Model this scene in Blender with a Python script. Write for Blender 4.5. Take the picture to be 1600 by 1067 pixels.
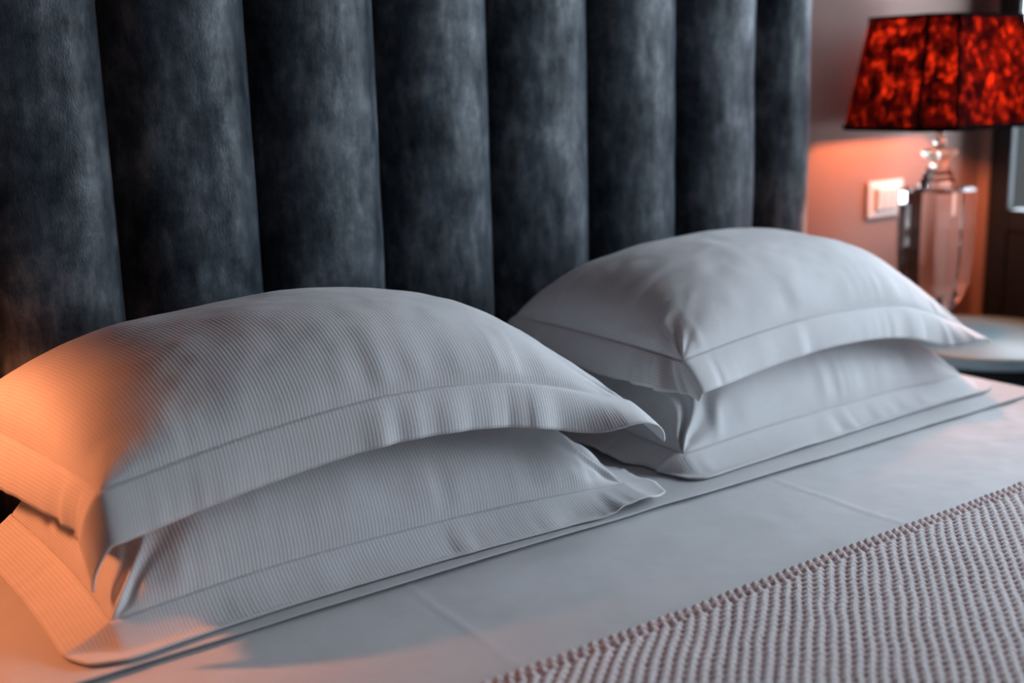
import bpy, math
import numpy as np
from mathutils import Vector, Matrix

for o in list(bpy.data.objects):
    bpy.data.objects.remove(o, do_unlink=True)
scene = bpy.context.scene
COL = scene.collection

# ------------------------------------------------------------------ camera
cam_d = bpy.data.cameras.new('camera')
cam = bpy.data.objects.new('camera', cam_d)
COL.objects.link(cam)
yaw, pitch, roll, FPX = 0.615, 0.219, -0.026, 1849.0
fw = Vector((math.sin(yaw) * math.cos(pitch), math.cos(yaw) * math.cos(pitch), -math.sin(pitch)))
rt = Vector((math.cos(yaw), -math.sin(yaw), 0))
up = rt.cross(fw)
r2 = rt * math.cos(roll) + up * math.sin(roll)
u2 = up * math.cos(roll) - rt * math.sin(roll)
m = Matrix((r2, u2, -fw)).transposed().to_4x4()
m.translation = Vector((-0.483, -1.534, 1.150))
cam.matrix_world = m
cam_d.sensor_width = 36.0
cam_d.lens = FPX / 1600.0 * 36.0
cam_d.clip_start = 0.02
cam_d.dof.use_dof = True
cam_d.dof.focus_distance = 1.42
cam_d.dof.aperture_fstop = 2.4
scene.camera = cam

# ------------------------------------------------------------------ sky, window portal, exposure
SKY = 12.4
world = bpy.data.worlds.new('overcast_sky')
scene.world = world
world.use_nodes = True
bg = world.node_tree.nodes['Background']
bg.inputs[0].default_value = (0.76, 0.86, 1.0, 1)
bg.inputs[1].default_value = SKY
WX = 2.06                                   # right wall plane
WZ0, WZ1 = 0.77, 2.30
# two french windows in the right wall: y from, y to, leaves, lower edge of the added panel that blocks high sky (None = open)
WINDOWS = ((0.100, -0.32, 1, None), (-0.56, -2.05, 2, 1.78))
for wy0, wy1, _n, bl_ in WINDOWS:
    zt_ = bl_ or WZ1
    pl = bpy.data.lights.new('window_portal', 'AREA')
    pl.shape = 'RECTANGLE'
    pl.size = zt_ - WZ0
    pl.size_y = wy0 - wy1
    pl.cycles.is_portal = True
    po = bpy.data.objects.new('window_portal', pl)
    COL.objects.link(po)
    po.location = (WX + 0.09, (wy0 + wy1) / 2, (WZ0 + zt_) / 2)
    po.rotation_euler = (0, math.pi / 2, 0)
LAMP = 430.0                                # bulb emission
scene.view_settings.view_transform = 'Standard'
scene.view_settings.look = 'None'
scene.view_settings.exposure = 0.0
scene.view_settings.gamma = 1.0
scene.view_settings.use_curve_mapping = False
scene.cycles.use_denoising = True
scene.cycles.max_bounces = 10
scene.cycles.transparent_max_bounces = 12
scene.cycles.sample_clamp_indirect = 10.0
scene.cycles.caustics_reflective = False

# ------------------------------------------------------------------ helpers
def lerp(a, b, t):
    return a + (b - a) * t

def vnoise(x, y, seed=0):
    """smooth value noise in -1..1, numpy"""
    x = np.asarray(x, float); y = np.asarray(y, float)
    xi = np.floor(x).astype(np.int64); yi = np.floor(y).astype(np.int64)
    xf = x - xi; yf = y - yi
    def h(a, b):
        n = (a * 374761393 + b * 668265263 + seed * 974634777) & 0xffffffff
        n = ((n ^ (n >> 13)) * 1274126177) & 0xffffffff
        n = n ^ (n >> 16)
        return (n & 0xffff) / 32767.5 - 1.0
    u = xf * xf * xf * (xf * (xf * 6 - 15) + 10); v = yf * yf * yf * (yf * (yf * 6 - 15) + 10)
    return (h(xi, yi) * (1 - u) + h(xi + 1, yi) * u) * (1 - v) + (h(xi, yi + 1) * (1 - u) + h(xi + 1, yi + 1) * u) * v

def fbm(x, y, seed=0, n=3):
    s = 0; a = 1.0; t = 0
    for k in range(n):
        s = s + a * vnoise(x * 2 ** k, y * 2 ** k, seed + k * 17); t += a; a *= 0.5
    return s / t

def link(name, me, mat=None, parent=None, smooth=True):
    if mat is not None:
        me.materials.append(mat)
    if smooth:
        me.polygons.foreach_set('use_smooth', np.ones(len(me.polygons), bool))
    o = bpy.data.objects.new(name, me)
    COL.objects.link(o)
    if parent is not None:
        o.parent = parent
    return o

def raw_mesh(name, verts, faces):
    me = bpy.data.meshes.new(name)
    me.from_pydata([tuple(v) for v in verts], [], faces)
    me.update()
    return me

def quad_mesh(name, V, Q, uv=None):
    """V (n,3) float array, Q (m,4) int array, uv (n,2) per vertex"""
    me = bpy.data.meshes.new(name)
    V = np.ascontiguousarray(V, np.float32); Q = np.ascontiguousarray(Q, np.int32)
    me.vertices.add(len(V)); me.vertices.foreach_set('co', V.ravel())
    me.loops.add(Q.size); me.loops.foreach_set('vertex_index', Q.ravel())
    me.polygons.add(len(Q)); me.polygons.foreach_set('loop_start', np.arange(0, Q.size, 4, dtype=np.int32))
    me.update(calc_edges=True)
    if uv is not None:
        l = me.uv_layers.new(name='UVMap')
        l.data.foreach_set('uv', np.ascontiguousarray(uv, np.float32)[Q.ravel()].ravel())
    me.validate()
    return me

def grid_quads(nu, nv, off=0, flip=False):
    i, j = np.meshgrid(np.arange(nu - 1), np.arange(nv - 1), indexing='ij')
    a = off + i * nv + j
    q = np.stack([a, a + nv, a + nv + 1, a + 1], -1).reshape(-1, 4)
    return q[:, ::-1] if flip else q

class MB:
    def __init__(s): s.v = []; s.f = []
    def box(s, x0, x1, y0, y1, z0, z1):
        n = len(s.v)
        s.v += [(x, y, z) for x in (x0, x1) for y in (y0, y1) for z in (z0, z1)]
        s.f += [[n + k for k in q] for q in ((0, 1, 3, 2), (4, 6, 7, 5), (0, 4, 5, 1), (2, 3, 7, 6), (0, 2, 6, 4), (1, 5, 7, 3))]
        return s
    def loft(s, rings, cap=True, closed=False):
        n0 = len(s.v); k = len(rings[0])
        for r in rings: s.v += [tuple(p) for p in r]
        m_ = len(rings)
        for a in range(m_ if closed else m_ - 1):
            b = (a + 1) % m_
            for i in range(k):
                j = (i + 1) % k
                s.f.append([n0 + a * k + i, n0 + a * k + j, n0 + b * k + j, n0 + b * k + i])
        if cap and not closed:
            s.f.append([n0 + i for i in reversed(range(k))]); s.f.append([n0 + (m_ - 1) * k + i for i in range(k)])
        return s
    def build(s, name, mat, parent=None, smooth=False, bevel=0.0, seg=2):
        o = link(name, raw_mesh(name, s.v, s.f), mat, parent, smooth)
        if bevel:
            b = o.modifiers.new('bevel', 'BEVEL'); b.width = bevel; b.segments = seg; b.limit_method = 'ANGLE'; b.angle_limit = math.radians(35)
        return o

def circle(r, z, n=48, cx=0, cy=0):
    return [(cx + r * math.cos(2 * math.pi * k / n), cy + r * math.sin(2 * math.pi * k / n), z) for k in range(n)]

def oct_ring(hx, hy, c, z):
    """rectangle with cut corners, counter-clockwise"""
    return [(hx, -hy + c, z), (hx, hy - c, z), (hx - c, hy, z), (-hx + c, hy, z), (-hx, hy - c, z), (-hx, -hy + c, z), (-hx + c, -hy, z), (hx - c, -hy, z)]

def empty(name, loc=(0, 0, 0)):
    o = bpy.data.objects.new(name, None); COL.objects.link(o); o.location = loc; o.empty_display_size = 0.05
    return o

def tag(o, label, cat, group=None):
    o['label'] = label; o['category'] = cat
    if group: o['group'] = group
    return o

def struct(o):
    o['kind'] = 'structure'; return o

# ------------------------------------------------------------------ materials
def new_mat(name):
    mt = bpy.data.materials.new(name); mt.use_nodes = True
    nt = mt.node_tree
    return mt, nt, nt.nodes['Principled BSDF']

def N(nt, typ, **kw):
    n = nt.nodes.new(typ)
    for k, v in kw.items():
        if hasattr(n, k): setattr(n, k, v)
    return n

def setin(n, **kw):
    for k, v in kw.items(): n.inputs[k.replace('_', ' ')].default_value = v

def ramp(nt, fac, stops):
    r = nt.nodes.new('ShaderNodeValToRGB')
    el = r.color_ramp.elements
    while len(el) < len(stops): el.new(0.5)
    for e, (p, c) in zip(el, stops):
        e.position = p; e.color = (c[0], c[1], c[2], 1)
    nt.links.new(fac, r.inputs[0])
    return r.outputs[0]

def noise_tex(nt, scale, detail=4, rough=0.55, vec=None, map_scale=None):
    n = nt.nodes.new('ShaderNodeTexNoise'); setin(n, Scale=scale, Detail=detail, Roughness=rough)
    if vec is not None:
        if map_scale:
            mp = nt.nodes.new('ShaderNodeMapping'); mp.inputs['Scale'].default_value = map_scale
            nt.links.new(vec, mp.inputs[0]); vec = mp.outputs[0]
        nt.links.new(vec, n.inputs['Vector'])
    return n.outputs['Fac']

def bump(nt, bsdf, height, strength, dist):
    b = nt.nodes.new('ShaderNodeBump'); setin(b, Strength=strength, Distance=dist)
    nt.links.new(height, b.inputs['Height'])
    prev = bsdf.inputs['Normal']
    if prev.is_linked:
        nt.links.new(prev.links[0].from_socket, b.inputs['Normal'])
    nt.links.new(b.outputs[0], bsdf.inputs['Normal'])

def simple(name, col, rough=0.5, metal=0.0, spec=0.5, mottling=0.06, scale=18):
    mt, nt, p = new_mat(name)
    tc = nt.nodes.new('ShaderNodeTexCoord')
    f = noise_tex(nt, scale, 4, 0.6, tc.outputs['Object'])
    c = ramp(nt, f, [(0.3, [v * (1 - mottling) for v in col]), (0.7, [min(1, v * (1 + mottling)) for v in col])])
    nt.links.new(c, p.inputs['Base Color'])
    setin(p, Roughness=rough, Metallic=metal)
    p.inputs['Specular IOR Level'].default_value = spec
    return mt

def mat_velvet():
    mt, nt, p = new_mat('slate_velvet')
    tc = nt.nodes.new('ShaderNodeTexCoord'); v = tc.outputs['Object']
    a = noise_tex(nt, 9, 6, 0.70, v, (1, 1, 0.9))
    b = noise_tex(nt, 55, 3, 0.6, v, (1, 1, 0.35))
    mx = nt.nodes.new('ShaderNodeMix'); mx.data_type = 'FLOAT'; mx.inputs[0].default_value = 0.35
    nt.links.new(a, mx.inputs[2]); nt.links.new(b, mx.inputs[3])
    c = ramp(nt, mx.outputs[0], [(0.38, (0.014, 0.018, 0.023)), (0.51, (0.040, 0.049, 0.059)), (0.64, (0.112, 0.124, 0.140))])
    nt.links.new(c, p.inputs['Base Color'])
    setin(p, Roughness=0.38)
    sl = nt.nodes.new('ShaderNodeMapRange'); setin(sl, **{'From_Min': 0.38, 'From_Max': 0.64, 'To_Min': 0.06, 'To_Max': 0.27})
    nt.links.new(mx.outputs[0], sl.inputs['Value']); nt.links.new(sl.outputs[0], p.inputs['Specular IOR Level'])
    w = noise_tex(nt, 420, 2, 0.6, v, (1, 1, 0.5))
    bump(nt, p, w, 0.25, 0.002)
    cr = noise_tex(nt, 5, 4, 0.5, v, (0.8, 0.8, 1.8))
    bump(nt, p, cr, 0.35, 0.012)
    # the raised pile scatters light at grazing angles: a sheen lobe on top of the dark ground
    sh = nt.nodes.new('ShaderNodeBsdfSheen'); sh.inputs['Roughness'].default_value = 0.32
    c2 = ramp(nt, mx.outputs[0], [(0.36, (0.16, 0.20, 0.25)), (0.52, (0.36, 0.42, 0.49)), (0.66, (0.70, 0.74, 0.80))])
    nt.links.new(c2, sh.inputs['Color']); nt.links.new(p.inputs['Normal'].links[0].from_socket, sh.inputs['Normal'])
    s2 = nt.nodes.new('ShaderNodeBsdfSheen'); s2.inputs['Roughness'].default_value = 0.5
    nt.links.new(c2, s2.inputs['Color']); nt.links.new(p.inputs['Normal'].links[0].from_socket, s2.inputs['Normal'])
    a0 = nt.nodes.new('ShaderNodeAddShader'); nt.links.new(sh.outputs[0], a0.inputs[0]); nt.links.new(s2.outputs[0], a0.inputs[1])
    ad = nt.nodes.new('ShaderNodeAddShader'); out = nt.nodes['Material Output']
    nt.links.new(p.outputs[0], ad.inputs[0]); nt.links.new(a0.outputs[0], ad.inputs[1]); nt.links.new(ad.outputs[0], out.inputs[0])
    return mt

def mat_cotton(name, stripes, col=(0.74, 0.74, 0.75)):
    mt, nt, p = new_mat(name)
    tc = nt.nodes.new('ShaderNodeTexCoord')
    obj = tc.outputs['Object']
    setin(p, Roughness=0.72)
    p.inputs['Specular IOR Level'].default_value = 0.25
    p.inputs['Sheen Weight'].default_value = 0.15
    f = noise_tex(nt, 30, 4, 0.6, obj)
    base = ramp(nt, f, [(0.3, [c * 0.97 for c in col]), (0.7, [min(1, c * 1.02) for c in col])])
    if stripes:
        sp = nt.nodes.new('ShaderNodeSeparateXYZ'); nt.links.new(tc.outputs['UV'], sp.inputs[0])
        ma = N(nt, 'ShaderNodeMath', operation='MULTIPLY'); nt.links.new(sp.outputs[0], ma.inputs[0]); ma.inputs[1].default_value = 2 * math.pi / 0.0046
        sn = N(nt, 'ShaderNodeMath', operation='SINE'); nt.links.new(ma.outputs[0], sn.inputs[0])
        st = ramp(nt, sn.outputs[0], [(0.0, (0.90, 0.89, 0.90)), (0.30, (0.92, 0.91, 0.92)), (0.62, (1, 1, 1))])
        ml = N(nt, 'ShaderNodeMix', data_type='RGBA', blend_type='MULTIPLY'); ml.inputs[0].default_value = 1.0
        nt.links.new(base, ml.inputs[6]); nt.links.new(st, ml.inputs[7])
        nt.links.new(ml.outputs[2], p.inputs['Base Color'])
        bump(nt, p, sn.outputs[0], 0.18, 0.0005)
    else:
        nt.links.new(base, p.inputs['Base Color'])
    w = noise_tex(nt, 1500, 2, 0.6, obj)
    bump(nt, p, w, 0.12, 0.0006)
    c2 = noise_tex(nt, 14, 5, 0.6, obj)
    bump(nt, p, c2, 0.18, 0.004)
    return mt

def mat_throw():
    mt, nt, p = new_mat('pink_plush_knit')
    at = nt.nodes.new('ShaderNodeAttribute'); at.attribute_name = 'pile'
    tc = nt.nodes.new('ShaderNodeTexCoord'); obj = tc.outputs['Object']
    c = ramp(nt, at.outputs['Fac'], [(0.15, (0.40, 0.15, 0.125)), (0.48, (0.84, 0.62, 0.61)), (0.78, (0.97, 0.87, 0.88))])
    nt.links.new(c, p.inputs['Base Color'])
    setin(p, Roughness=0.9)
    p.inputs['Specular IOR Level'].default_value = 0.1
    p.inputs['Sheen Weight'].default_value = 1.0
    p.inputs['Sheen Roughness'].default_value = 0.5
    w = noise_tex(nt, 700, 3, 0.7, obj, (1.0, 0.45, 1.0))
    bump(nt, p, w, 0.8, 0.002)
    return mt

def mat_wall(name, col):
    mt, nt, p = new_mat(name)
    tc = nt.nodes.new('ShaderNodeTexCoord')
    f = noise_tex(nt, 3, 5, 0.6, tc.outputs['Object'])
    c = ramp(nt, f, [(0.3, [v * 0.95 for v in col]), (0.7, [v * 1.04 for v in col])])
    nt.links.new(c, p.inputs['Base Color']); setin(p, Roughness=0.8)
    p.inputs['Specular IOR Level'].default_value = 0.25
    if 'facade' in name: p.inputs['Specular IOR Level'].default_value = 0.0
    g = noise_tex(nt, 260, 2, 0.5, tc.outputs['Object']); bump(nt, p, g, 0.1, 0.002)
    return mt

def mat_glass(name, tint=(1, 1, 1), rough=0.0):
    mt = bpy.data.materials.new(name); mt.use_nodes = True; nt = mt.node_tree
    nt.nodes.clear()
    out = nt.nodes.new('ShaderNodeOutputMaterial'); g = nt.nodes.new('ShaderNodeBsdfGlass')
    g.inputs['Color'].default_value = (*tint, 1); g.inputs['Roughness'].default_value = rough; g.inputs['IOR'].default_value = 1.5
    nt.links.new(g.outputs[0], out.inputs[0])
    return mt

def mat_pane():
    mt = bpy.data.materials.new('window_glass'); mt.use_nodes = True; nt = mt.node_tree
    nt.nodes.clear()
    out = nt.nodes.new('ShaderNodeOutputMaterial')
    t = nt.nodes.new('ShaderNodeBsdfTransparent'); t.inputs[0].default_value = (0.96, 0.98, 0.97, 1)
    g = nt.nodes.new('ShaderNodeBsdfGlossy'); g.inputs['Roughness'].default_value = 0.0
    fr = nt.nodes.new('ShaderNodeFresnel'); fr.inputs[0].default_value = 1.25
    mx = nt.nodes.new('ShaderNodeMixShader')
    nt.links.new(fr.outputs[0], mx.inputs[0]); nt.links.new(t.outputs[0], mx.inputs[1]); nt.links.new(g.outputs[0], mx.inputs[2])
    nt.links.new(mx.outputs[0], out.inputs[0])
    return mt

def mat_shade():
    mt = bpy.data.materials.new('dark_red_shade_fabric'); mt.use_nodes = True; nt = mt.node_tree
    nt.nodes.clear()
    out = nt.nodes.new('ShaderNodeOutputMaterial')
    tc = nt.nodes.new('ShaderNodeTexCoord'); obj = tc.outputs['Object']
    f = noise_tex(nt, 42, 5, 0.7, obj, (1, 1, 0.8))
    w = noise_tex(nt, 160, 2, 0.5, obj, (1, 1, 0.3))
    mx0 = nt.nodes.new('ShaderNodeMix'); mx0.data_type = 'FLOAT'; mx0.inputs[0].default_value = 0.25
    nt.links.new(f, mx0.inputs[2]); nt.links.new(w, mx0.inputs[3])
    tcol = ramp(nt, mx0.outputs[0], [(0.43, (0.001, 0.0002, 0.0002)), (0.53, (0.022, 0.0016, 0.0008)), (0.68, (0.24, 0.026, 0.009))])
    d = nt.nodes.new('ShaderNodeBsdfDiffuse'); d.inputs[0].default_value = (0.022, 0.010, 0.012, 1)
    t = nt.nodes.new('ShaderNodeBsdfTranslucent'); nt.links.new(tcol, t.inputs[0])
    mx = nt.nodes.new('ShaderNodeMixShader'); mx.inputs[0].default_value = 0.5
    nt.links.new(d.outputs[0], mx.inputs[1]); nt.links.new(t.outputs[0], mx.inputs[2]); nt.links.new(mx.outputs[0], out.inputs[0])
    return mt

def mat_emit(name, col, strength):
    mt = bpy.data.materials.new(name); mt.use_nodes = True; nt = mt.node_tree
    nt.nodes.clear()
    out = nt.nodes.new('ShaderNodeOutputMaterial'); e = nt.nodes.new('ShaderNodeEmission')
    e.inputs[0].default_value = (*col, 1); e.inputs[1].default_value = strength
    nt.links.new(e.outputs[0], out.inputs[0])
    return mt

M = dict(
    velvet=mat_velvet(), stripe=mat_cotton('striped_cotton', True), sheet=mat_cotton('plain_cotton', False, (0.60, 0.60, 0.615)),
    thread=simple('stitch_thread', (0.74, 0.72, 0.73), 0.7), throw=mat_throw(),
    wall=mat_wall('warm_grey_plaster', (0.355, 0.235, 0.205)), ceil=mat_wall('ceiling_paint', (0.26, 0.235, 0.22)),
    darkglass=simple('far_window_glass', (0.004, 0.005, 0.006), 0.9, spec=0.0), blocker=simple('charcoal_sky_blocker', (0.05, 0.048, 0.046), 0.9), far=mat_wall('darkened_unseen_wall', (0.085, 0.075, 0.07)),  # far: unseen walls darkened to cut bounced light
    floor=simple('dark_oak', (0.10, 0.065, 0.045), 0.5), frame=simple('window_frame_paint', (0.016, 0.022, 0.030), 0.5, spec=0.3),
    pane=mat_pane(), plastic=simple('outlet_plastic', (0.78, 0.74, 0.71), 0.35, mottling=0.02), slot=simple('outlet_recess', (0.30, 0.26, 0.25), 0.5),
    frosted=mat_glass('frosted_crystal', (1.0, 0.95, 0.90), 0.32), crystal=mat_glass('clear_crystal', (0.98, 0.96, 0.95)), shade=mat_shade(), trim=simple('black_shade_trim', (0.006, 0.004, 0.005), 1.0, spec=0.05),
    metal=simple('lamp_chrome', (0.75, 0.68, 0.62), 0.18, 1.0), bulb=mat_emit('bulb_glow', (1.0, 0.262, 0.085), LAMP), bulb_strong=mat_emit('brighter_bulb_glow', (1.0, 0.30, 0.115), LAMP * 1.85),
    lacquer=simple('black_lacquer', (0.016, 0.020, 0.024), 0.16, spec=0.6), tabletop=simple('blue_grey_lacquer', (0.27, 0.46, 0.53), 0.45, spec=0.5),
    board=simple('dark_upholstery', (0.03, 0.035, 0.042), 0.9), facade=mat_wall('shade_toned_facade', (0.0100, 0.0098, 0.0090)), mattress=simple('mattress_ticking', (0.7, 0.7, 0.7), 0.8),  # facade colour carries the shade of the street outside
)

# ------------------------------------------------------------------ room shell
WT0 = 0.065
XL, YB, YF, ZC = -3.20, 0.130, -4.6, 2.85
struct(MB().box(XL - 0.2, WX + WT0, YF - 0.2, YB + 0.2, -0.1, 0.0).build('floor', M['floor']))
struct(MB().box(XL - 0.2, WX + WT0, YF - 0.2, YB + 0.2, ZC, ZC + 0.1).build('ceiling', M['ceil']))
struct(MB().box(XL - 0.2, WX + WT0, YB, YB + 0.2, 0, ZC).build('wall_back', M['wall']))
struct(MB().box(XL - 0.2, XL, YF, YB, 0, ZC).build('wall_left', M['far']))
struct(MB().box(XL - 0.2, WX + WT0, YF - 0.2, YF, 0, ZC).build('wall_front', M['far']))
wr = MB()
WT = 0.065
wr.box(WX, WX + WT, YF, YB, WZ1, ZC)
wr.box(WX, WX + WT, WINDOWS[0][0], YB, 0, WZ1); wr.box(WX, WX + WT, WINDOWS[1][0], WINDOWS[0][1], 0, WZ1); wr.box(WX, WX + WT, YF, WINDOWS[1][1], 0, WZ1)
struct(wr.build('wall_right', M['wall']))
FT = 0.050
def make_window(idx, y0, y1, leaves, blocker):
    win = struct(empty('window_%d' % idx, (WX + 0.02, (y0 + y1) / 2, 0.0)))
    inv = Matrix.Translation(-Vector(win.location))
    def part(parent, name, x0, x1, ya, yb, z0, z1, mat=M['frame'], bevel=0.004):
        o = MB().box(x0, x1, ya, yb, z0, z1).build(name, mat, parent, bevel=bevel)
        if parent is win: o.matrix_parent_inverse = inv
        return o
    part(win, 'head', WX + 0.002, WX + 0.063, y1, y0, WZ1 - FT, WZ1)
    part(win, 'threshold', WX + 0.002, WX + 0.063, y1, y0, 0.0, 0.03)
    if blocker:  # panel, bar and cassette added out of view to block high sky light
        bo = part(win, 'sky_blocker', WX - 0.012, WX - 0.010, y1 - 0.03, y0 + 0.03, blocker, WZ1 - 0.02, M['blocker'], 0)
        part(win, 'sky_blocker_bar', WX - 0.016, WX - 0.006, y1 - 0.03, y0 + 0.03, blocker - 0.02, blocker, M['frame'])
        part(win, 'sky_blocker_cassette', WX - 0.045, WX - 0.001, y1 - 0.03, y0 + 0.03, WZ1 - 0.03, WZ1 + 0.03, M['frame'])
    f = WX + 0.004
    for k in range(leaves):
        ya = lerp(y0, y1, k / leaves); yb = lerp(y0, y1, (k + 1) / leaves)
        sash = empty('sash', (0, 0, 0)); sash.parent = win; sash.matrix_parent_inverse = inv
        part(sash, 'stile', f, f + 0.022, ya - FT, ya, 0.03, WZ1 - FT)
        part(sash, 'stile', f, f + 0.022, yb, yb + 0.04, 0.03, WZ1 - FT)
        part(sash, 'bottom_rail', f, f + 0.05, yb + 0.04, ya - FT, 0.03, 0.13)
        part(sash, 'middle_rail', f, f + 0.05, yb + 0.04, ya - FT, WZ0, WZ0 + 0.05)
        part(sash, 'top_rail', f, f + 0.05, yb + 0.04, ya - FT, WZ1 - FT - 0.06, WZ1 - FT)
        part(sash, 'kick_panel', f + 0.006, f + 0.040, yb + 0.04, ya - FT, 0.13, WZ0)
        part(sash, 'pane', f + 0.014, f + 0.019, yb + 0.03, ya - FT + 0.01, WZ0 + 0.04, WZ1 - FT - 0.05, M['pane'], 0)
for k, w_ in enumerate(WINDOWS): make_window(k + 1, *w_)
# neighbouring facade seen through the lower window
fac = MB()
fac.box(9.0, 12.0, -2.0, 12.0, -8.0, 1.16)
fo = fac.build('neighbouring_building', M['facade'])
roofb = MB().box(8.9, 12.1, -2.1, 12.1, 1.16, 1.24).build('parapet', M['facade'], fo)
for k in range(6):
    MB().box(8.96, 8.99, -1.4 + k * 2.1, -0.4 + k * 2.1, -1.4, 0.2).build('facade_window', M['darkglass'], fo)
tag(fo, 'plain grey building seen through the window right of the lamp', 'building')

# ------------------------------------------------------------------ headboard of vertical padded channels
hb = empty('headboard', (0.5, 0.06, 0.0))
tag(hb, 'tall slate grey velvet headboard with vertical padded channels', 'headboard')
HX0, HX1, HZ0, HZ1 = -0.355, 1.365, 0.06, 1.52
bb = MB().box(HX0 + 0.01, HX1 - 0.012, 0.062, 0.125, HZ0, HZ1 - 0.03).build('back_board', M['board'], hb, bevel=0.01)
bb.matrix_parent_inverse = Matrix.Translation(-Vector(hb.location))
edges = [HX0, -0.2, 0.0, 0.2, 0.4, 0.6, 0.8, 1.0, 1.2, HX1]
VAL = 0.062        # valley depth
for k in range(9):
    x0, x1 = edges[k], edges[k + 1]
    nu, nz = 44, 120
    u = np.sin(np.linspace(-1, 1, nu) * math.pi / 2)      # -1..1 concentrated at the seams
    z = np.linspace(HZ0, HZ1, nz)
    U, Z = np.meshgrid(u, z, indexing='ij')
    p = 2.3
    prof = (1 - np.abs(U) ** p) ** 0.56
    # first and last channels wrap to the wall at the outer end
    depth = np.full_like(U, VAL)
    if k == 0: depth = np.where(U < 0, 0.120, VAL)
    if k == 8:
        depth = np.where(U > 0, 0.120, VAL)
        prof = np.where(U > 0, np.sqrt(np.clip(1 - U * U, 0, 1)), prof)
    wob = 0.0035 * fbm(U * 1.3 + k * 7.1, Z * 6 + k * 3.3, 5, 3) * prof + 0.0022 * vnoise(U * 0.6 + k * 5, Z * 13 + k, 9) * prof
    Y = depth * (1 - prof) - 0.001 + wob
    # rounded top
    top = np.clip((Z - (HZ1 - 0.05)) / 0.05, 0, 1)
    Y = Y + (VAL - 0.0) * (1 - np.sqrt(np.clip(1 - top ** 2, 0, 1))) * prof
    Xc = 0.5 * (x0 + x1) + U * 0.5 * (x1 - x0) * (1.0 + 0.012 * prof) + 0.0015 * vnoise(Z * 7, Z * 0 + k, 31) * (1 - U * U)
    V = np.stack([Xc, Y, Z], -1).reshape(-1, 3)
    me = quad_mesh('padded_channel', V, grid_quads(nu, nz))
    o = link('padded_channel', me, M['velvet'], hb)
    o.matrix_parent_inverse = Matrix.Translation(-Vector(hb.location))

# ------------------------------------------------------------------ bed base, mattress, sheets
MX0, MX1, MY0, MY1, MZ = -0.335, 1.415, -2.06, -0.005, 0.600     # mattress top
CX = (MX0 + MX1) / 2
base = empty('upholstered_bed', (CX, -1.0, 0.0)); tag(base, 'dark upholstered bed carrying the white mattress', 'bed')
def bpart(name, *a, **k):
    o = MB().box(*a).build(name, M['board'], base, bevel=k.get('bevel', 0.012)); o.matrix_parent_inverse = Matrix.Translation(-Vector(base.location)); return o
bpart('side_rail', MX0 - 0.02, MX0 + 0.03, MY0, MY1 - 0.005, 0.10, 0.33)
bpart('side_rail', MX1 - 0.03, MX1 + 0.02, MY0, MY1 - 0.005, 0.10, 0.33)
bpart('foot_rail', MX0 + 0.03, MX1 - 0.03, MY0, MY0 + 0.05, 0.10, 0.33)
bpart('slat_deck', MX0 + 0.03, MX1 - 0.03, MY0 + 0.05, MY1 - 0.005, 0.24, 0.33)
for lx in (MX0 + 0.06, MX1 - 0.06):
    for ly in (MY0 + 0.1, MY1 - 0.15):
        bpart('leg', lx - 0.03, lx + 0.03, ly - 0.03, ly + 0.03, 0.0, 0.10, bevel=0.004)
mat_ = MB().box(MX0 + 0.012, MX1 - 0.012, MY0 + 0.012, MY1 - 0.02, 0.332, MZ - 0.012).build('mattress', M['mattress'], bevel=0.045, seg=4)
tag(mat_, 'thick mattress wrapped in the white bed sheet', 'mattress')

def sheet_profile(d, r=0.05):
    """signed distance outward from the start of the rounded edge -> (outward, drop)"""
    d = np.asarray(d, float); q = np.clip(d, 0, r * math.pi / 2) / r
    out = np.where(d < 0, d, r * np.sin(q)); drop = np.where(d < 0, 0, r * (1 - np.cos(q)) + np.clip(d - r * math.pi / 2, 0, None))
    return out, drop

def sheet_surface(X, lift, seed, amp=0.0025):
    r = 0.05
    rx, dr = sheet_profile(X - (MX1 - r)); lx, dl = sheet_profile((MX0 + r) - X)
    x = np.where(X > CX, MX1 - r + rx, MX0 + r - lx)
    return x, dr + dl, dr + dl

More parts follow.
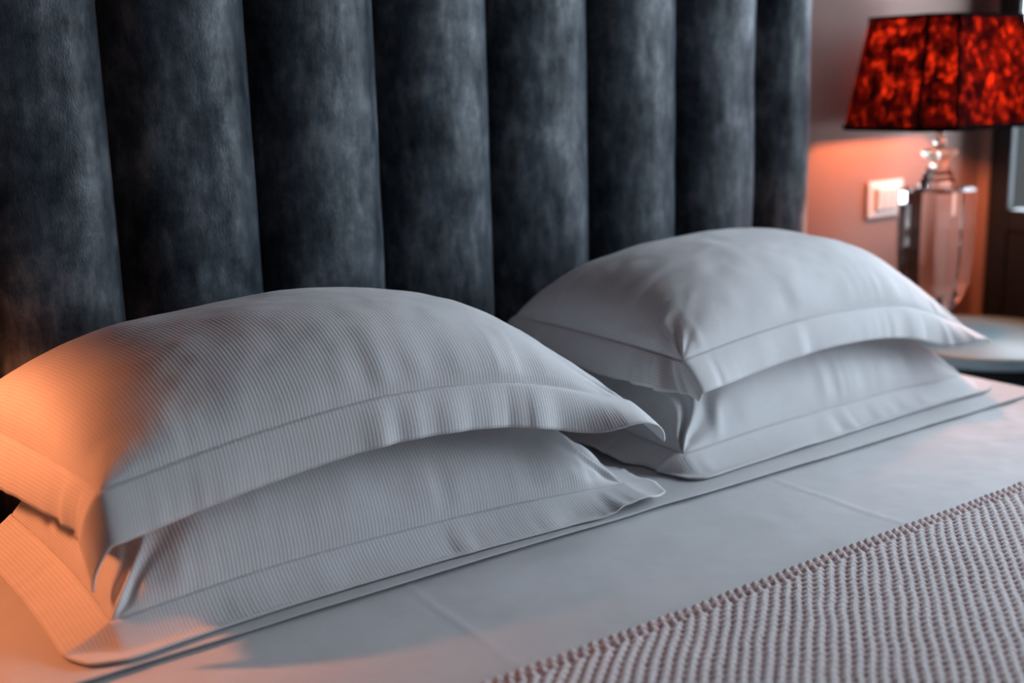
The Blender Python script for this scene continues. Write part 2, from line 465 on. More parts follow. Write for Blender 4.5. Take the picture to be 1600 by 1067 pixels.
def make_sheet(name, y0, y1, drop, lift, nx, ny, amp, seed, crease=False, hem_front=0.0):
    ex = 0.05 * (math.pi / 2 - 1)
    xs = np.linspace(MX0 - drop - ex, MX1 + drop + ex, nx)
    ys = np.linspace(y0, y1, ny)
    X, Y = np.meshgrid(xs, ys, indexing='ij')
    x, dr, _ = sheet_surface(X, lift, seed)
    side = np.clip(dr / 0.05, 0, 1)
    h = amp * (fbm(X * 5, Y * 7, seed, 4) + 0.5 * fbm(X * 3 + Y * 6, Y * 14 - X * 4, seed + 5, 3))
    if crease:
        for xc, a in ((0.70, 0.0022), (0.12, 0.0014), (1.20, 0.0014)):
            h = h + a * np.exp(-((X - xc - 0.006 * vnoise(Y * 9, Y * 0, 3)) / 0.0035) ** 2) * (0.6 + 0.4 * vnoise(Y * 8, X * 0, 8))
        h = h + 0.0034 * np.clip((X - 0.7) / 0.5, 0, 1) * fbm(X * 11 + Y * 6, Y * 16 - X * 3, 44, 3)
    if hem_front:
        e = np.clip(1 - (Y - y0) / 0.035, 0, 1) ** 1.5
        h = h + e * hem_front * (0.25 + 0.75 * np.exp(-((X - 0.22) / 0.22) ** 2) + 0.25 * np.exp(-((X - 1.2) / 0.15) ** 2))
    z = MZ + lift - dr + h * (1 - side)
    fold = 0.012 * side * (0.6 + 0.5 * fbm(Y * 5, X * 1.5, seed + 9, 3)) * np.clip(dr / 0.2, 0, 1)
    sgn = np.where(X > CX, 1, -1)
    x = x + sgn * (fold + lift * side)
    yy = Y + (0.0015 * vnoise(X * 3, X * 0, seed + 3) + 0.001 * vnoise(X * 12, X * 0, seed + 4)) * (1 - side)
    me = quad_mesh(name, np.stack([x, yy, z], -1).reshape(-1, 3), grid_quads(nx, ny))
    o = link(name, me, M['sheet'])
    s = o.modifiers.new('cloth', 'SOLIDIFY'); s.thickness = 0.0016; s.offset = 1.0
    return o
ts = make_sheet('bed_sheet', MY0, MY1 - 0.012, 0.22, 0.0, 420, 460, 0.0022, 23, True)
tag(ts, 'smooth white sheet stretched over the mattress below the pink throw', 'bed sheet')
bs = make_sheet('head_sheet', -0.466, MY1 - 0.014, 0.16, 0.0055, 420, 120, 0.0010, 11, False, 0.0028)
tag(bs, 'narrow white sheet under the pillows whose hem makes a thin dark line', 'bed sheet')


# ------------------------------------------------------------------ pillows
def knots(ts_, pts, q):
    """piecewise smooth interpolation of vectors at knots"""
    pts = np.asarray(pts, float); q = np.asarray(q, float)
    out = np.zeros(q.shape + (pts.shape[1],))
    i = np.clip(np.searchsorted(ts_, q, side='right') - 1, 0, len(ts_) - 2)
    t0 = np.asarray(ts_)[i]; t1 = np.asarray(ts_)[i + 1]
    w = np.clip((q - t0) / (t1 - t0), 0, 1); w = w * w * (3 - 2 * w)
    return pts[i] * (1 - w)[..., None] + pts[i + 1] * w[..., None]

def cub(ctrl, S, T):
    """tensor Catmull-Rom-ish (smooth) interpolation of a control net ctrl[ns][nt][3] over S,T in -1..1"""
    C = np.asarray(ctrl, float); ns, nt_ = C.shape[:2]
    def basis(q, n):
        x = (np.clip(q, -1, 1) + 1) / 2 * (n - 1)
        i = np.clip(np.floor(x).astype(int), 0, n - 2); f = x - i
        w = np.stack([-.5*f**3 + f**2 - .5*f, 1.5*f**3 - 2.5*f**2 + 1, -1.5*f**3 + 2*f**2 + .5*f, .5*f**3 - .5*f**2], -1)
        idx = np.stack([i - 1, i, i + 1, i + 2], -1)
        return idx, w
    def ext(C, axis):       # linear extrapolated ends
        a = np.take(C, [0], axis) * 2 - np.take(C, [1], axis); b = np.take(C, [-1], axis) * 2 - np.take(C, [-2], axis)
        return np.concatenate([a, C, b], axis)
    C = ext(ext(C, 0), 1)
    si, sw = basis(S, ns); ti, tw = basis(T, nt_)
    out = np.zeros(S.shape + (C.shape[2],))
    for a in range(4):
        for b in range(4):
            out += C[si[..., a] + 1, ti[..., b] + 1] * (sw[..., a] * tw[..., b])[..., None]
    return out

def raster_height(V, lo, hi, res=0.006):
    nx = int((hi[0] - lo[0]) / res) + 1; ny = int((hi[1] - lo[1]) / res) + 1
    H = np.full((nx, ny), -9.0)
    ix = np.clip(((V[:, 0] - lo[0]) / res).astype(int), 0, nx - 1); iy = np.clip(((V[:, 1] - lo[1]) / res).astype(int), 0, ny - 1)
    np.maximum.at(H, (ix, iy), V[:, 2])
    # spread one cell so holes close
    for _ in range(2):
        P = np.pad(H, 1, constant_values=-9.0)
        mx = np.max([P[1 + a:1 + a + nx, 1 + b:1 + b + ny] for a in (-1, 0, 1) for b in (-1, 0, 1)], 0)
        H = np.where(H < 0, mx, H)
    def f(x, y):
        jx = np.clip(((x - lo[0]) / res).astype(int), 0, nx - 1); jy = np.clip(((y - lo[1]) / res).astype(int), 0, ny - 1)
        inside = (x > lo[0]) & (x < hi[0]) & (y > lo[1]) & (y < hi[1])
        return np.where(inside, H[jx, jy], -9.0)
    return f

def make_pillow(spec, floor_fn):
    ns, nt_ = 230, 130
    q = np.linspace(-1, 1, ns); s = 0.55 * q + 0.45 * np.sin(q * math.pi / 2)
    q = np.linspace(-1, 1, nt_); t = 0.45 * q + 0.55 * np.sin(q * math.pi / 2)
    nf = 12
    fl = spec['fl']
    W_, D_ = spec['w'] / 2, spec['d'] / 2           # nominal half sizes of the stuffed body in metres
    fs = np.linspace(0, 1, nf + 1)[1:] * fl
    S1 = np.concatenate([np.full(nf, -1.0), s, np.full(nf, 1.0)]); DS = np.concatenate([-fs[::-1], np.zeros(ns), fs])
    T1 = np.concatenate([np.full(nf, -1.0), t, np.full(nf, 1.0)]); DT = np.concatenate([-fs[::-1], np.zeros(nt_), fs])
    sd = spec['seed']
    def g1(u, k):
        env = np.clip(0.5 + 0.9 * vnoise(u * 5 + k, u * 0, sd + 8), 0.05, 1.4)
        return 0.8 * vnoise(u * 6.5 + k, u * 0, sd) + env * (0.9 * vnoise(u * 17 + k, u * 0, sd + 1) + 0.35 * vnoise(u * 36, u * 0, sd + 2))
    gk = spec.get('gk', (1, 1, 1, 1, 1))
    gmod = lambda S: knots([-1, -.5, 0, .5, 1], [[v] for v in gk], S)[..., 0]
    # ---------------- mid surface and body
    S, T = np.meshgrid(s, t, indexing='ij')
    Mid = cub(spec['ctrl'], S, T)
    aL, bL = spec.get('pl', (4.0, 0.47)); aR, bR = spec.get('pr', (2.8, 0.52)); aF, bF = spec.get('pf', (2.3, 0.56)); aB, bB = spec.get('pk', (3.6, 0.46))
    pS = np.where(S < 0, (1 - np.abs(S) ** aL).clip(0) ** bL, (1 - np.abs(S) ** aR).clip(0) ** bR)
    pT = np.where(T < 0, (1 - np.abs(T) ** aF).clip(0) ** bF, (1 - np.abs(T) ** aB).clip(0) ** bB)
    prof = pS * pT
    # stuffing is a little uneven
    Tu = spec['up'] * (1 + 0.05 * fbm(S * 1.6 + sd, T * 1.6, sd + 3, 2)) * knots([-1, -.5, 0, .5, 1], [[v] for v in spec.get('upk', (1, 1, 1, 1, 1))], S)[..., 0]
    Td = spec['down'] * np.ones_like(S)
    lean = np.asarray(spec.get('lean', (0, 0, 1)), float); lean = lean / np.linalg.norm(lean)
    dF = (T + 1) * D_; dB = (1 - T) * D_; dL = (S + 1) * W_; dR = (1 - S) * W_
    gF = gmod(S) * spec['gather'][0] * g1(S * W_ * 2.4 + 0.02 * np.sin(T * 4), 3.1) * np.exp(-dF / 0.028) * (1 - np.exp(-dF / 0.006))
    gS = (np.exp(-dL / 0.04) * (1 - np.exp(-dL / 0.006)) * spec['gather'][1] * g1(T * D_ * 2.6, 8.3) + np.exp(-dR / 0.04) * (1 - np.exp(-dR / 0.006)) * spec['gather'][2] * g1(T * D_ * 2.6, 5.7))
    gC = 0
    for (cs, ct, amp, ln) in spec.get('corner', ()):
        xx = (S - cs) * W_ * (-1 if cs > 0 else 1); yy = (T - ct) * D_ * (-1 if ct > 0 else 1)
        rr = np.hypot(xx, yy) + 1e-6; an = np.arctan2(yy, xx)
        gC = gC + amp * np.sin(an * 11 + 3 * vnoise(rr * 20, an * 2, sd + 6)) * np.exp(-rr / ln) * np.clip(rr / 0.02, 0, 1) * np.sin(2 * an).clip(0) ** 0.5
    soft = 0.0035 * fbm(S * 3.2 + sd, T * 2.4, sd + 4, 3) * np.sqrt(prof)
    fine = 0.0005 * fbm(S * 8 + sd, T * 5, sd + 7, 2) * np.sqrt(prof)
    # outward direction for small relief
    out = np.stack([np.sign(S) * np.abs(S) ** 5 * 0.7, np.sign(T) * np.abs(T) ** 4 * 0.9, np.ones_like(S) * (1 - 0.5 * np.abs(T) ** 6)], -1)
    out /= np.linalg.norm(out, axis=-1, keepdims=True)
    top = Mid + lean * (Tu * prof)[..., None] + out * (gF + gS + gC + soft + fine)[..., None]
    outd = out * np.array([1, 1, -1.0])
    bot = Mid - np.array([0, 0, 1.0]) * (Td * prof)[..., None] + outd * (0.5 * gF + 0.6 * gS + 0.6 * soft)[..., None]
    mid_row = top[:, nt_ // 2]; arc = np.concatenate([[0], np.cumsum(np.linalg.norm(np.diff(mid_row, axis=0), axis=1))]); arc -= arc[-1] / 2
    UVb = np.stack([np.broadcast_to(arc[:, None], S.shape), T * D_], -1)
    def settle(P, eps):
        f = floor_fn(P[..., 0], P[..., 1]) + eps
        P[..., 2] = np.maximum(P[..., 2], f); return P
    bot = settle(bot, 0.0015); top = settle(top, 0.003)
    bot[0, :] = top[0, :]; bot[-1, :] = top[-1, :]; bot[:, 0] = top[:, 0]; bot[:, -1] = top[:, -1]
    root = empty('pillow', tuple(Mid[ns // 2, nt_ // 2] - np.array([0, 0, spec['down']])))
    inv = Matrix.Translation(-Vector(root.location))
    V = np.concatenate([top.reshape(-1, 3), bot.reshape(-1, 3)]); UV = np.concatenate([UVb.reshape(-1, 2)] * 2)
    Qd = np.concatenate([grid_quads(ns, nt_), grid_quads(ns, nt_, ns * nt_, True)])
    body = link('stuffed_body', quad_mesh('stuffed_body', V, Qd, UV), M['stripe'], root); body.matrix_parent_inverse = inv
    # ---------------- flange
    S, T = np.meshgrid(S1, T1, indexing='ij'); WS, WT = np.meshgrid(DS, DT, indexing='ij')
    P = cub(spec['ctrl'], S, T)
    si = np.clip(np.searchsorted(s, S1), 0, ns - 1); ti = np.clip(np.searchsorted(t, T1), 0, nt_ - 1)
    P = top[np.ix_(si, ti)].copy()
    def side(sp, par, w):
        """sp: knots, initial dirs, final dirs"""
        k, d0, d1 = sp
        a = knots(k, d0, par); b = knots(k, d1, par)
        a /= np.linalg.norm(a, axis=-1, keepdims=True); b /= np.linalg.norm(b, axis=-1, keepdims=True)
        w = np.abs(w)[..., None]
        return a * w + (b - a) * w * w / (2 * fl), a * (1 - w / fl) + b * w / fl
    off = np.zeros_like(P)
    for nm, par, w, m_, tang, arg in (('F', S, WT, WT < 0, (1, 0, 0), S * W_ * 2.4), ('B', S, WT, WT > 0, (-1, 0, 0), S * W_ * 2.4 + 50),
                                ('L', T, WS, WS < 0, (0, -1, 0), T * D_ * 2.6 + 20), ('R', T, WS, WS > 0, (0, 1, 0), T * D_ * 2.6 + 33)):
        o_, d_ = side(spec[nm], par, w)
        n_ = np.cross(np.broadcast_to(np.array(tang, float), d_.shape), d_); n_ /= np.linalg.norm(n_, axis=-1, keepdims=True) + 1e-9
        wa = spec['wave'][nm] * g1(arg + np.abs(w) * 0.15, {'F': 3.1, 'L': 8.3, 'R': 5.7, 'B': 1.0}[nm]) * (np.abs(w) / fl) ** 0.8
        wa = wa * (gmod(S) if nm in 'FB' else 1 + spec.get('sidecurl', 0.5) * np.exp(-(1 + T) * 4))
        off += np.where(m_[..., None], o_ + n_ * wa[..., None], 0)
    both = np.minimum(np.abs(WS), np.abs(WT)) / fl
    P = P + off * (1 - spec.get('cshrink', 0.30) * both)[..., None]
    P = settle(P, spec.get('rest', 0.0028))
    nS, nT = P.shape[:2]
    Q = grid_quads(nS, nT)
    ii = Q[:, 0] // nT; jj = Q[:, 0] % nT
    keep = (ii < nf) | (ii >= nf + ns - 1) | (jj < nf) | (jj >= nf + nt_ - 1)
    Q = Q[keep]
    used = np.unique(Q); remap = -np.ones(nS * nT, int); remap[used] = np.arange(len(used))
    UVf = np.stack([np.interp(S, s, arc) + WS, T * D_ + WT], -1).reshape(-1, 2)
    fo_ = link('flange', quad_mesh('flange', P.reshape(-1, 3)[used], remap[Q], UVf[used]), M['stripe'], root); fo_.matrix_parent_inverse = inv
    sol = fo_.modifiers.new('hem', 'SOLIDIFY'); sol.thickness = 0.0022; sol.offset = 0
    # ---------------- stitched seam line round the body (raised dashes)
    loop = np.concatenate([top[:-1, 0], top[-1, :-1], top[:0:-1, -1], top[0, :0:-1]])
    seg = np.linalg.norm(np.diff(np.concatenate([loop, loop[:1]]), axis=0), axis=1); L = np.concatenate([[0], np.cumsum(seg)])
    nst = int(L[-1] / 0.0042); st = (np.arange(nst) / nst) * L[-1]
    Lp = np.concatenate([loop, loop[:1]])
    pos = lambda x: np.stack([np.interp(x, L, Lp[:, c]) for c in range(3)], -1)
    A = pos(st); B = pos(st + 0.0028); d = B - A; d /= np.linalg.norm(d, axis=1, keepdims=True) + 1e-9
    ctr = Mid[ns // 2, nt_ // 2]; rad = A - ctr; rad[:, 2] = 0; rad /= np.linalg.norm(rad, axis=1, keepdims=True)
    upv = rad * 0.6 + np.array([0, 0, 0.8]); sidev = np.cross(d, upv); sidev /= np.linalg.norm(sidev, axis=1, keepdims=True) + 1e-9
    o1 = upv * 0.0013; r_ = 0.00035
    vv = []; 
    for base_ in (A, B):
        for (c1, c2) in ((1, 0), (0, 1), (-1, 0)):
            vv.append(base_ + o1 + sidev * (c1 * r_) + upv * (c2 * r_))
    vv = np.stack(vv, 1)      # n,6,3
    ob = np.arange(nst)[:, None] * 6
    qs = np.concatenate([ob + np.array([0, 1, 4, 3]), ob + np.array([1, 2, 5, 4])])
    stc = link('seam_stitching', quad_mesh('seam_stitching', vv.reshape(-1, 3), qs), M['thread'], root); stc.matrix_parent_inverse = inv
    stc['kind'] = 'stuff'
    return root, np.concatenate([top.reshape(-1, 3), P.reshape(-1, 3)[used]]), dict(top=top)

def net(xl, xr, yf, yb, zf, zb, bow_f=0.0, bow_s=0.0, zmid=0.0):
    """5x4 control net; xl/xr: front and back side positions; zf, zb: five heights left-right; bow = seam pulled inwards mid-side"""
    C = np.zeros((5, 4, 3))
    for i in range(5):
        a = i / 4; w = 1 - (2 * a - 1) ** 2
        for j in range(4):
            b = j / 3; v = 1 - (2 * b - 1) ** 2
            C[i, j] = (lerp(lerp(xl[0], xl[1], b) + bow_s * v, lerp(xr[0], xr[1], b) - bow_s * v, a), lerp(yf[i] + bow_f * w, yb - bow_f * w * 0.5, b), lerp(zf[i], zb[i], b) + zmid * w * v)
    return C

mz = lambda x, y: np.full(np.shape(x), MZ + 0.0088) - 9.0 * ((np.asarray(x) < MX0 + 0.0) | (np.asarray(x) > MX1 - 0.0))
flat5 = [-1, -.6, 0, .6, 1]
flat3 = [-1, 0, 1]
def same(v, n): return [v] * n
GRP = 'white striped pillows stacked two by two'
BACK = (flat5, same((0, 0.9, -.3), 5), same((0, 0.3, -1), 5))
# lower left
BL = dict(seed=3, w=0.66, d=0.37, fl=0.056, up=0.122, down=0.040, upk=(.95, 1, 1, 1, .9), pf=(2.4, 0.60),
          ctrl=net((-.185, -.20), (.485, .49), [-.412, -.404, -.404, -.406, -.410], -.075, [.634, .640, .640, .636, .626], [.65] * 5, 0.004, 0.006), lean=(0, 0.02, 1),
          gather=(0.0036, 0.004, 0.0045), corner=((1, -1, .006, .09), (-1, -1, .006, .09)),
          wave=dict(F=0.0028, L=0.004, R=0.005, B=0.001),
          F=(flat5, [(0, -.7, -.7), (0, -.65, -.75), (0, -.65, -.75), (0, -.75, -.65), (0, -.9, -.25)], [(0, -1, -.35), (0, -1, -.35), (0, -1, -.35), (0, -1, -.3), (0, -1, .10)]), B=BACK,
          L=(flat3, same((-.8, 0, -.6), 3), same((-1, 0, -.3), 3)), R=(flat3, [(1, 0, -.25), (.9, 0, -.5), (.9, 0, -.5)], [(1, 0, .05), (1, 0, -.4), (1, 0, -.4)]))
bl, blV, _ = make_pillow(BL, mz)
tag(bl, 'lower white striped pillow at the left, flat under the one glowing orange', 'pillow', GRP)
# lower right
BR = dict(sidecurl=1.5, seed=17, w=0.66, d=0.36, fl=0.054, up=0.122, down=0.040, upk=(.9, 1, 1, 1, .95), pf=(2.4, 0.60),
          ctrl=net((.612, .60), (1.295, 1.29), [-.388, -.386, -.382, -.372, -.364], -.070, [.634, .640, .640, .636, .626], [.65] * 5, 0.004, 0.006), lean=(0, 0.02, 1),
          gather=(0.0034, 0.007, 0.004), corner=((1, -1, .004, .09), (-1, -1, .010, .09)),
          wave=dict(F=0.0030, L=0.012, R=0.006, B=0.001),
          F=(flat5, [(0, -.7, -.7), (0, -.65, -.75), (0, -.65, -.75), (0, -.7, -.7), (0, -.8, -.5)], same((0, -1, -.35), 5)), B=BACK,
          L=(flat3, [(-1, 0.2, .0), (-.8, 0, -.6), (-.8, 0, -.6)], [(-.4, 0.3, -1), (-1, 0, -.3), (-1, 0, -.3)]), R=(flat3, same((1, 0, -.35), 3), same((1, 0, -.4), 3)))
br, brV, _ = make_pillow(BR, mz)
tag(br, 'lower white striped pillow at the right, beside the round nightstand', 'pillow', GRP)
# upper left
TL = dict(cshrink=0.08, gk=(.1, .4, .8, 1.15, 1.2), seed=29, w=0.66, d=0.37, fl=0.056, up=0.092, down=0.075, upk=(.94, .98, 1, .98, .85), pf=(2.2, 0.56),
          ctrl=net((-.185, -.245), (.482, .500), [-.418, -.412, -.412, -.415, -.418], -.070, [.772, .794, .806, .792, .742], [.785, .80, .802, .79, .755], 0.006, 0.008, 0.004), lean=(0, 0.03, 1),
          gather=(0.0036, 0.004, 0.004), corner=((1, -1, .0035, .08), (-1, -1, .0003, .06)),
          wave=dict(F=0.0042, L=0.004, R=0.004, B=0.001),
          F=([-1, -.6, 0, .66, 1], [(0, -.5, -.87), (0, -.55, -.85), (0, -.6, -.8), (0, -.45, -.9), (0, -1, -.35)], [(0, -.3, -.95), (0, -.1, -1), (0, -.1, -1), (0, -.05, -1), (0, -.95, -.45)]),
          B=BACK,
          L=(flat3, [(-.55, 0.05, -.85), (-.7, 0, -.8), (-.7, 0, -.8)], [(0.0, 0.15, -1), (-.1, 0, -1), (-.1, 0, -1)]),
          R=(flat3, [(1, 0.1, -.5), (1, 0, -.6), (1, 0, -.7)], [(.3, 0.35, -1), (.2, 0, -1), (.2, 0, -1)]))
hbl = raster_height(blV, (-0.3, -0.5), (0.58, 0.05))
tl, tlV, tlD = make_pillow(TL, lambda x, y: np.maximum(hbl(x, y), mz(x, y)))
tag(tl, 'upper white striped pillow at the left, its end lit glowing orange', 'pillow', GRP)
# upper right
TR = dict(gk=(.8, .8, .7, 1, 1.3), sidecurl=1.0, cshrink=0.45, seed=41, w=0.64, d=0.36, fl=0.054, up=0.098, down=0.075, upk=(1.0, 1, 1, .97, .85), pl=(4.4, 0.46), pf=(2.2, 0.56),
          ctrl=net((.610, .560), (1.290, 1.295), [-.388, -.384, -.380, -.374, -.366], -.070, [.768, .784, .789, .772, .715], [.79, .80, .80, .785, .745], 0.006, 0.008, 0.004), lean=(0, 0.03, 1),
          gather=(0.0046, 0.0055, 0.004), corner=((1, -1, .0045, .08), (-1, -1, .002, .05)),
          wave=dict(F=0.0050, L=0.009, R=0.005, B=0.001),
          F=([-1, -.6, 0, .66, 1], [(0.1, -.75, -.65), (0, -.7, -.75), (0, -.7, -.75), (0, -.5, -.85), (0, -.95, -.35)], [(0, -.5, -.8), (0, -.2, -1), (0, -.2, -1), (0, -.1, -1), (0, -.95, -.25)]),
          B=BACK,
          L=(flat3, [(-.75, -.25, -.6), (-.6, 0, -.8), (-.7, 0, -.7)], [(-.1, -.35, -.8), (0, 0, -1), (-.1, 0, -1)]),
          R=(flat3, [(1, 0, -.35), (1, 0, -.5), (1, 0, -.6)], [(1, 0.1, -.45), (.6, 0, -.9), (.5, 0, -1)]))
hbr = raster_height(brV, (0.5, -0.5), (1.40, 0.05))
tr, trV, trD = make_pillow(TR, lambda x, y: np.maximum(hbr(x, y), mz(x, y)))
tag(tr, 'upper white striped pillow at the right, nearest the lit lamp', 'pillow', GRP)

# ------------------------------------------------------------------ pink textured throw
def make_throw():
    y0, y1, drop = -1.45, -0.712, 0.20
    r = 0.055
    res = 0.0021
    # x parameter runs along the cloth, over the rounded mattress edges
    ex = 0.05 * (math.pi / 2 - 1)
    lo, hi = MX0 - drop - ex, MX1 + drop + ex
    xs = np.concatenate([np.linspace(lo, MX0, 60)[:-1], np.linspace(MX0, MX1, int((MX1 - MX0) / res)), np.linspace(MX1, hi, 60)[1:]])
    ys = np.linspace(y0, y1, int((y1 - y0) / res))
    X, Y = np.meshgrid(xs, ys, indexing='ij')
    x, dr, _ = sheet_surface(X, 0, 0)
    side = np.clip(dr / 0.05, 0, 1)
    # rhombic lattice of dimples, sides at +-40 degrees to the edge
    px, py = 0.01775, 0.01500
    wx = X + 0.0018 * vnoise(X * 26, Y * 26, 61); wy = Y + 0.0016 * vnoise(X * 26, Y * 26, 62)
    al = wx / px + wy / py; be = wx / px - wy / py
    da = al - np.round(al); db = be - np.round(be)
    ex_ = (da + db) * px / 2; ey_ = (da - db) * py / 2
    d2 = ex_ ** 2 + ey_ ** 2
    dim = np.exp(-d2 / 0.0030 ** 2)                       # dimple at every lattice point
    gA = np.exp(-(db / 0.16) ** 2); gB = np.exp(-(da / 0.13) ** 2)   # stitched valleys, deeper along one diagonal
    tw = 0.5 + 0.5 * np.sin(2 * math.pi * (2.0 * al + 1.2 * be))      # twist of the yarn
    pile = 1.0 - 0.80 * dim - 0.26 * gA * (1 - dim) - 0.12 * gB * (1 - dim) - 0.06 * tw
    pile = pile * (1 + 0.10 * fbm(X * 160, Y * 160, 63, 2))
    # border: double row of loops
    e = (y1 - Y)
    bx = np.abs(np.sin(math.pi * wx / 0.0125)) ** 0.8
    b1 = np.exp(-((e - 0.0045) / 0.0042) ** 2); b2 = np.exp(-((e - 0.0150) / 0.0040) ** 2)
    bord = b1 * (0.20 + 0.80 * bx) + 0.9 * b2 * (0.15 + 0.85 * np.abs(np.cos(math.pi * wx / 0.0125)) ** 0.8)
    k = np.clip((0.021 - e) / 0.004, 0, 1)
    pile = pile * (1 - k) + bord * k
    relief = 0.0050 * pile * (1 + 0.6 * k)
    soft = 0.004 * fbm(X * 4, Y * 5, 71, 3) + 0.002
    lift = 0.0095
    edge = np.clip(e / 0.006, 0, 1) ** 0.5
    z = MZ + 0.0042 + (lift - 0.0042 + soft * 0.6 + relief) * (0.30 + 0.70 * edge) - dr
    sgn = np.where(X > CX, 1, -1)
    x = x + sgn * side * (lift + relief + 0.012)
    jag = 0.0040 * np.abs(np.sin(math.pi * wx / 0.0125)) + 0.0012 * vnoise(X * 60, X * 0, 64)
    yy = Y + jag * np.clip(1 - e / 0.012, 0, 1)
    # a back layer closes the edge so the throw has thickness
    V = np.stack([x, yy, z], -1)
    nx, ny = X.shape
    me = quad_mesh('throw_blanket', V.reshape(-1, 3), grid_quads(nx, ny))
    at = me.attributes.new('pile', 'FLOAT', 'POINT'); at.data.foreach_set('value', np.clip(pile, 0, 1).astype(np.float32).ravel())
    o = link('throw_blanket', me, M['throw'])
    return o
tag(make_throw(), 'dusty pink plush throw with dimpled diamond weave across the bed', 'blanket')

# ------------------------------------------------------------------ nightstands
def make_stand(cx, cy, label):
    root = empty('nightstand', (cx, cy, 0)); tag(root, label, 'nightstand', 'round nightstands either side of the bed')
    R_ = 0.22
    t = MB().loft([circle(r, z, 72) for r, z in ((R_ - 0.012, 0.572), (R_ - 0.002, 0.576), (R_, 0.582), (R_, 0.592), (R_ - 0.002, 0.597), (R_ - 0.007, 0.600))]).build('table_top', M['tabletop'], root, True)
    MB().loft([circle(r, z, 64) for r, z in ((0.155, 0.045), (0.165, 0.05), (0.168, 0.06), (0.168, 0.565), (0.160, 0.572))]).build('drum_body', M['lacquer'], root, True)
    d = MB().loft([[(0.1695 * math.sin(a), -0.1695 * math.cos(a), z) for a in np.linspace(-0.75, 0.75, 24)] + [(0.160 * math.sin(a), -0.160 * math.cos(a), z) for a in np.linspace(0.75, -0.75, 24)] for z in (0.33, 0.54)]).build('drawer_front', M['lacquer'], root)
    MB().loft([[(0.012 * math.cos(a), -0.169 - 0.02 * k, 0.435 + 0.012 * math.sin(a)) for a in np.linspace(0, 2 * math.pi, 16, endpoint=False)] for k in (0, 1)]).build('drawer_knob', M['metal'], d)
    MB().loft([circle(r, z, 48) for r, z in ((0.14, 0.0), (0.145, 0.006), (0.145, 0.045))]).build('plinth', M['board'], root, True)
    for o in root.children:
        if o.name.startswith(('table_top', 'drum', 'plinth')):
            b = o.modifiers.new('edge', 'EDGE_SPLIT'); b.split_angle = math.radians(50)
    return root
TCX, TCY = 1.715, -0.130
make_stand(TCX, TCY, 'round dark nightstand carrying the lit lamp right of the bed')
make_stand(2 * CX - TCX, TCY - 0.02, 'round dark nightstand on the left side of the bed')

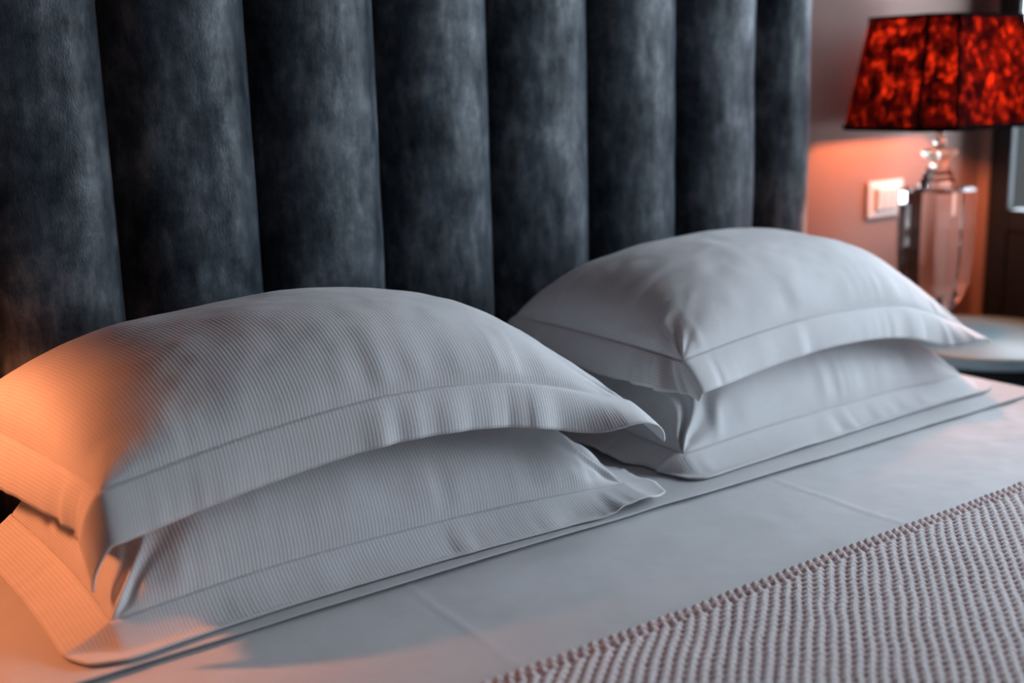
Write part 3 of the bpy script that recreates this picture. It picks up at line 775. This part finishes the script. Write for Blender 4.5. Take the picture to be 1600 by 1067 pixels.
# ------------------------------------------------------------------ table lamps
def make_lamp(cx, cy, label, bulb='bulb'):
    z0 = 0.6005
    root = empty('table_lamp', (cx, cy, z0)); tag(root, label, 'lamp', 'crystal table lamps')
    L = lambda o: o
    def glass(name, rows, bev=0.0):
        """rows: half width x, half depth y, cut, height above table"""
        mb = MB().loft([oct_ring(a, b, c, z) for a, b, c, z in rows])
        return mb.build(name, M['crystal'], root, False, bevel=bev, seg=1)
    glass('glass_foot', [(.050, .050, .012, 0.0), (.050, .050, .012, .014), (.036, .036, .009, .022), (.030, .030, .008, .0275)])
    prof = [(.022, .028), (.028, .040), (.040, .060), (.050, .082), (.0575, .108), (.0615, .138), (.063, .170), (.0635, .215), (.0635, .262), (.0635, .300), (.0560, .3075)]
    glass('glass_body', [(w, w, w * .30, z) for w, z in prof])
    def lobed(name, rows, lobes, amp, n=64):
        mb = MB()
        for r, z, k in rows: pass
        rings_ = [[(r * (1 + amp * k * math.cos(lobes * th)) * math.cos(th), r * (1 + amp * k * math.cos(lobes * th)) * math.sin(th), z) for th in np.linspace(0, 2 * math.pi, n, endpoint=False)] for r, z, k in rows]
        return mb.loft(rings_).build(name, M['frosted'], root, True)
    glass('glass_collar', [(.031, .031, .009, .3085), (.031, .031, .009, .320), (.026, .026, .008, .324), (.026, .026, .008, .334), (.021, .021, .007, .338), (.021, .021, .007, .347)])
    lobed('glass_crown', [(.016, .3475, 0), (.018, .350, .3), (.017, .354, .5), (.020, .360, .8), (.027, .368, 1), (.032, .374, 1), (.0335, .379, 1), (.031, .383, 1), (.022, .3845, .5), (.012, .385, 0)], 8, 0.10)
    MB().loft([circle(max(.0012, .0128 * math.sin(a)), .3985 - .0128 * math.cos(a), 28) for a in np.linspace(0.2, math.pi - 0.2, 15)]).build('glass_bead', M['frosted'], root, True)
    MB().loft([circle(r, z, 24) for r, z in ((.006, .4115), (.010, .413), (.010, .420), (.005, .424), (.005, .470), (.010, .474), (.010, .503), (.010, .505))]).build('socket', M['metal'], root, True)
    MB().loft([circle(max(.001, r), z, 24) for r, z in ((.010, .506), (.012, .515), (.019, .530), (.024, .547), (.0245, .560), (.021, .573), (.012, .582), (.001, .585))]).build('bulb', M[bulb], root, True)
    # shade: rectangular frustum with cut corners
    zb, zt = 0.430, 0.648
    bx, by, bc = 0.192, 0.134, 0.052
    tx, ty, tc_ = 0.148, 0.104, 0.040
    rings = []
    for k in range(9):
        f = k / 8
        rings.append(oct_ring(lerp(bx, tx, f), lerp(by, ty, f), lerp(bc, tc_, f), lerp(zb, zt, f)))
    inner = [[(p[0] * 0.992, p[1] * 0.990, p[2]) for p in r] for r in reversed(rings)]
    sh = MB().loft(rings, cap=False).build('lamp_shade', M['shade'], root)
    for nm, f, hgt in (('shade_trim', 0.0, .009), ('shade_trim', 1.0, .007)):
        a, b, c, z = lerp(bx, tx, f), lerp(by, ty, f), lerp(bc, tc_, f), lerp(zb, zt, f)
        za = z - (0.001 if f == 0 else hgt - 0.001)
        MB().loft([oct_ring(a + .0018, b + .0018, c, za), oct_ring(a + .0018, b + .0018, c, za + hgt), oct_ring(a - .0018, b - .0018, c, za + hgt), oct_ring(a - .0018, b - .0018, c, za)], closed=True, cap=False).build(nm, M['trim'], root)
    ribs = oct_ring(bx, by, bc, zb); ribt = oct_ring(tx, ty, tc_, zt)
    for p_, q_ in zip(ribs, ribt):
        ang = math.atan2(p_[1], p_[0]); tx_, ty_ = -math.sin(ang) * .0035, math.cos(ang) * .0035; k_ = 0.985
        MB().loft([[(P[0] * k_ - tx_, P[1] * k_ - ty_, P[2]), (P[0] * k_ + tx_, P[1] * k_ + ty_, P[2]), (P[0] * .975 + tx_, P[1] * .975 + ty_, P[2]), (P[0] * .975 - tx_, P[1] * .975 - ty_, P[2])] for P in (p_, q_)]).build('shade_rib', M['trim'], root)
    # wire spider that carries the shade
    sp = MB()
    zz = zb + 0.055; f = (zz - zb) / (zt - zb)
    sp.box(-lerp(bx, tx, f) + .001, lerp(bx, tx, f) - .001, -.0012, .0012, zz - .0012, zz + .0012)
    sp.box(-.0012, .0012, -lerp(by, ty, f) + .001, lerp(by, ty, f) - .001, zz - .0012, zz + .0012)
    sp.build('shade_spider', M['metal'], root)
    return root
LX, LY = 1.662, -0.040
make_lamp(LX, LY, 'lit lamp with dark red cut-corner shade on a clear crystal urn body')
make_lamp(2 * CX - LX - 0.05, LY - 0.025, 'matching lit lamp on the nightstand left of the bed', 'bulb_strong')

# ------------------------------------------------------------------ wall outlet
ox, oz = 1.648, 0.869
out_ = empty('wall_outlet', (ox + 0.06, YB, oz)); tag(out_, 'white plastic wall outlet plate behind the crystal lamp', 'outlet')
MB().box(-.060, .060, -.008, -.0005, -.040, .040).build('plate', M['plastic'], out_, bevel=0.003)
MB().box(-.038, .038, -.0115, -.0075, -.026, .026).build('module_frame', M['plastic'], out_, bevel=0.0015)
for k in range(3):
    x0 = -.0345 + k * .0232
    o = MB().box(x0, x0 + .0222, -.0150, -.0112, -.0225, .0225).build('rocker', M['plastic'], out_, bevel=0.0012)
    o.rotation_euler = (0.06, 0, 0)
MB().box(-.036, .036, -.0118, -.0112, -.0248, -.0236).build('shadow_gap', M['slot'], out_)
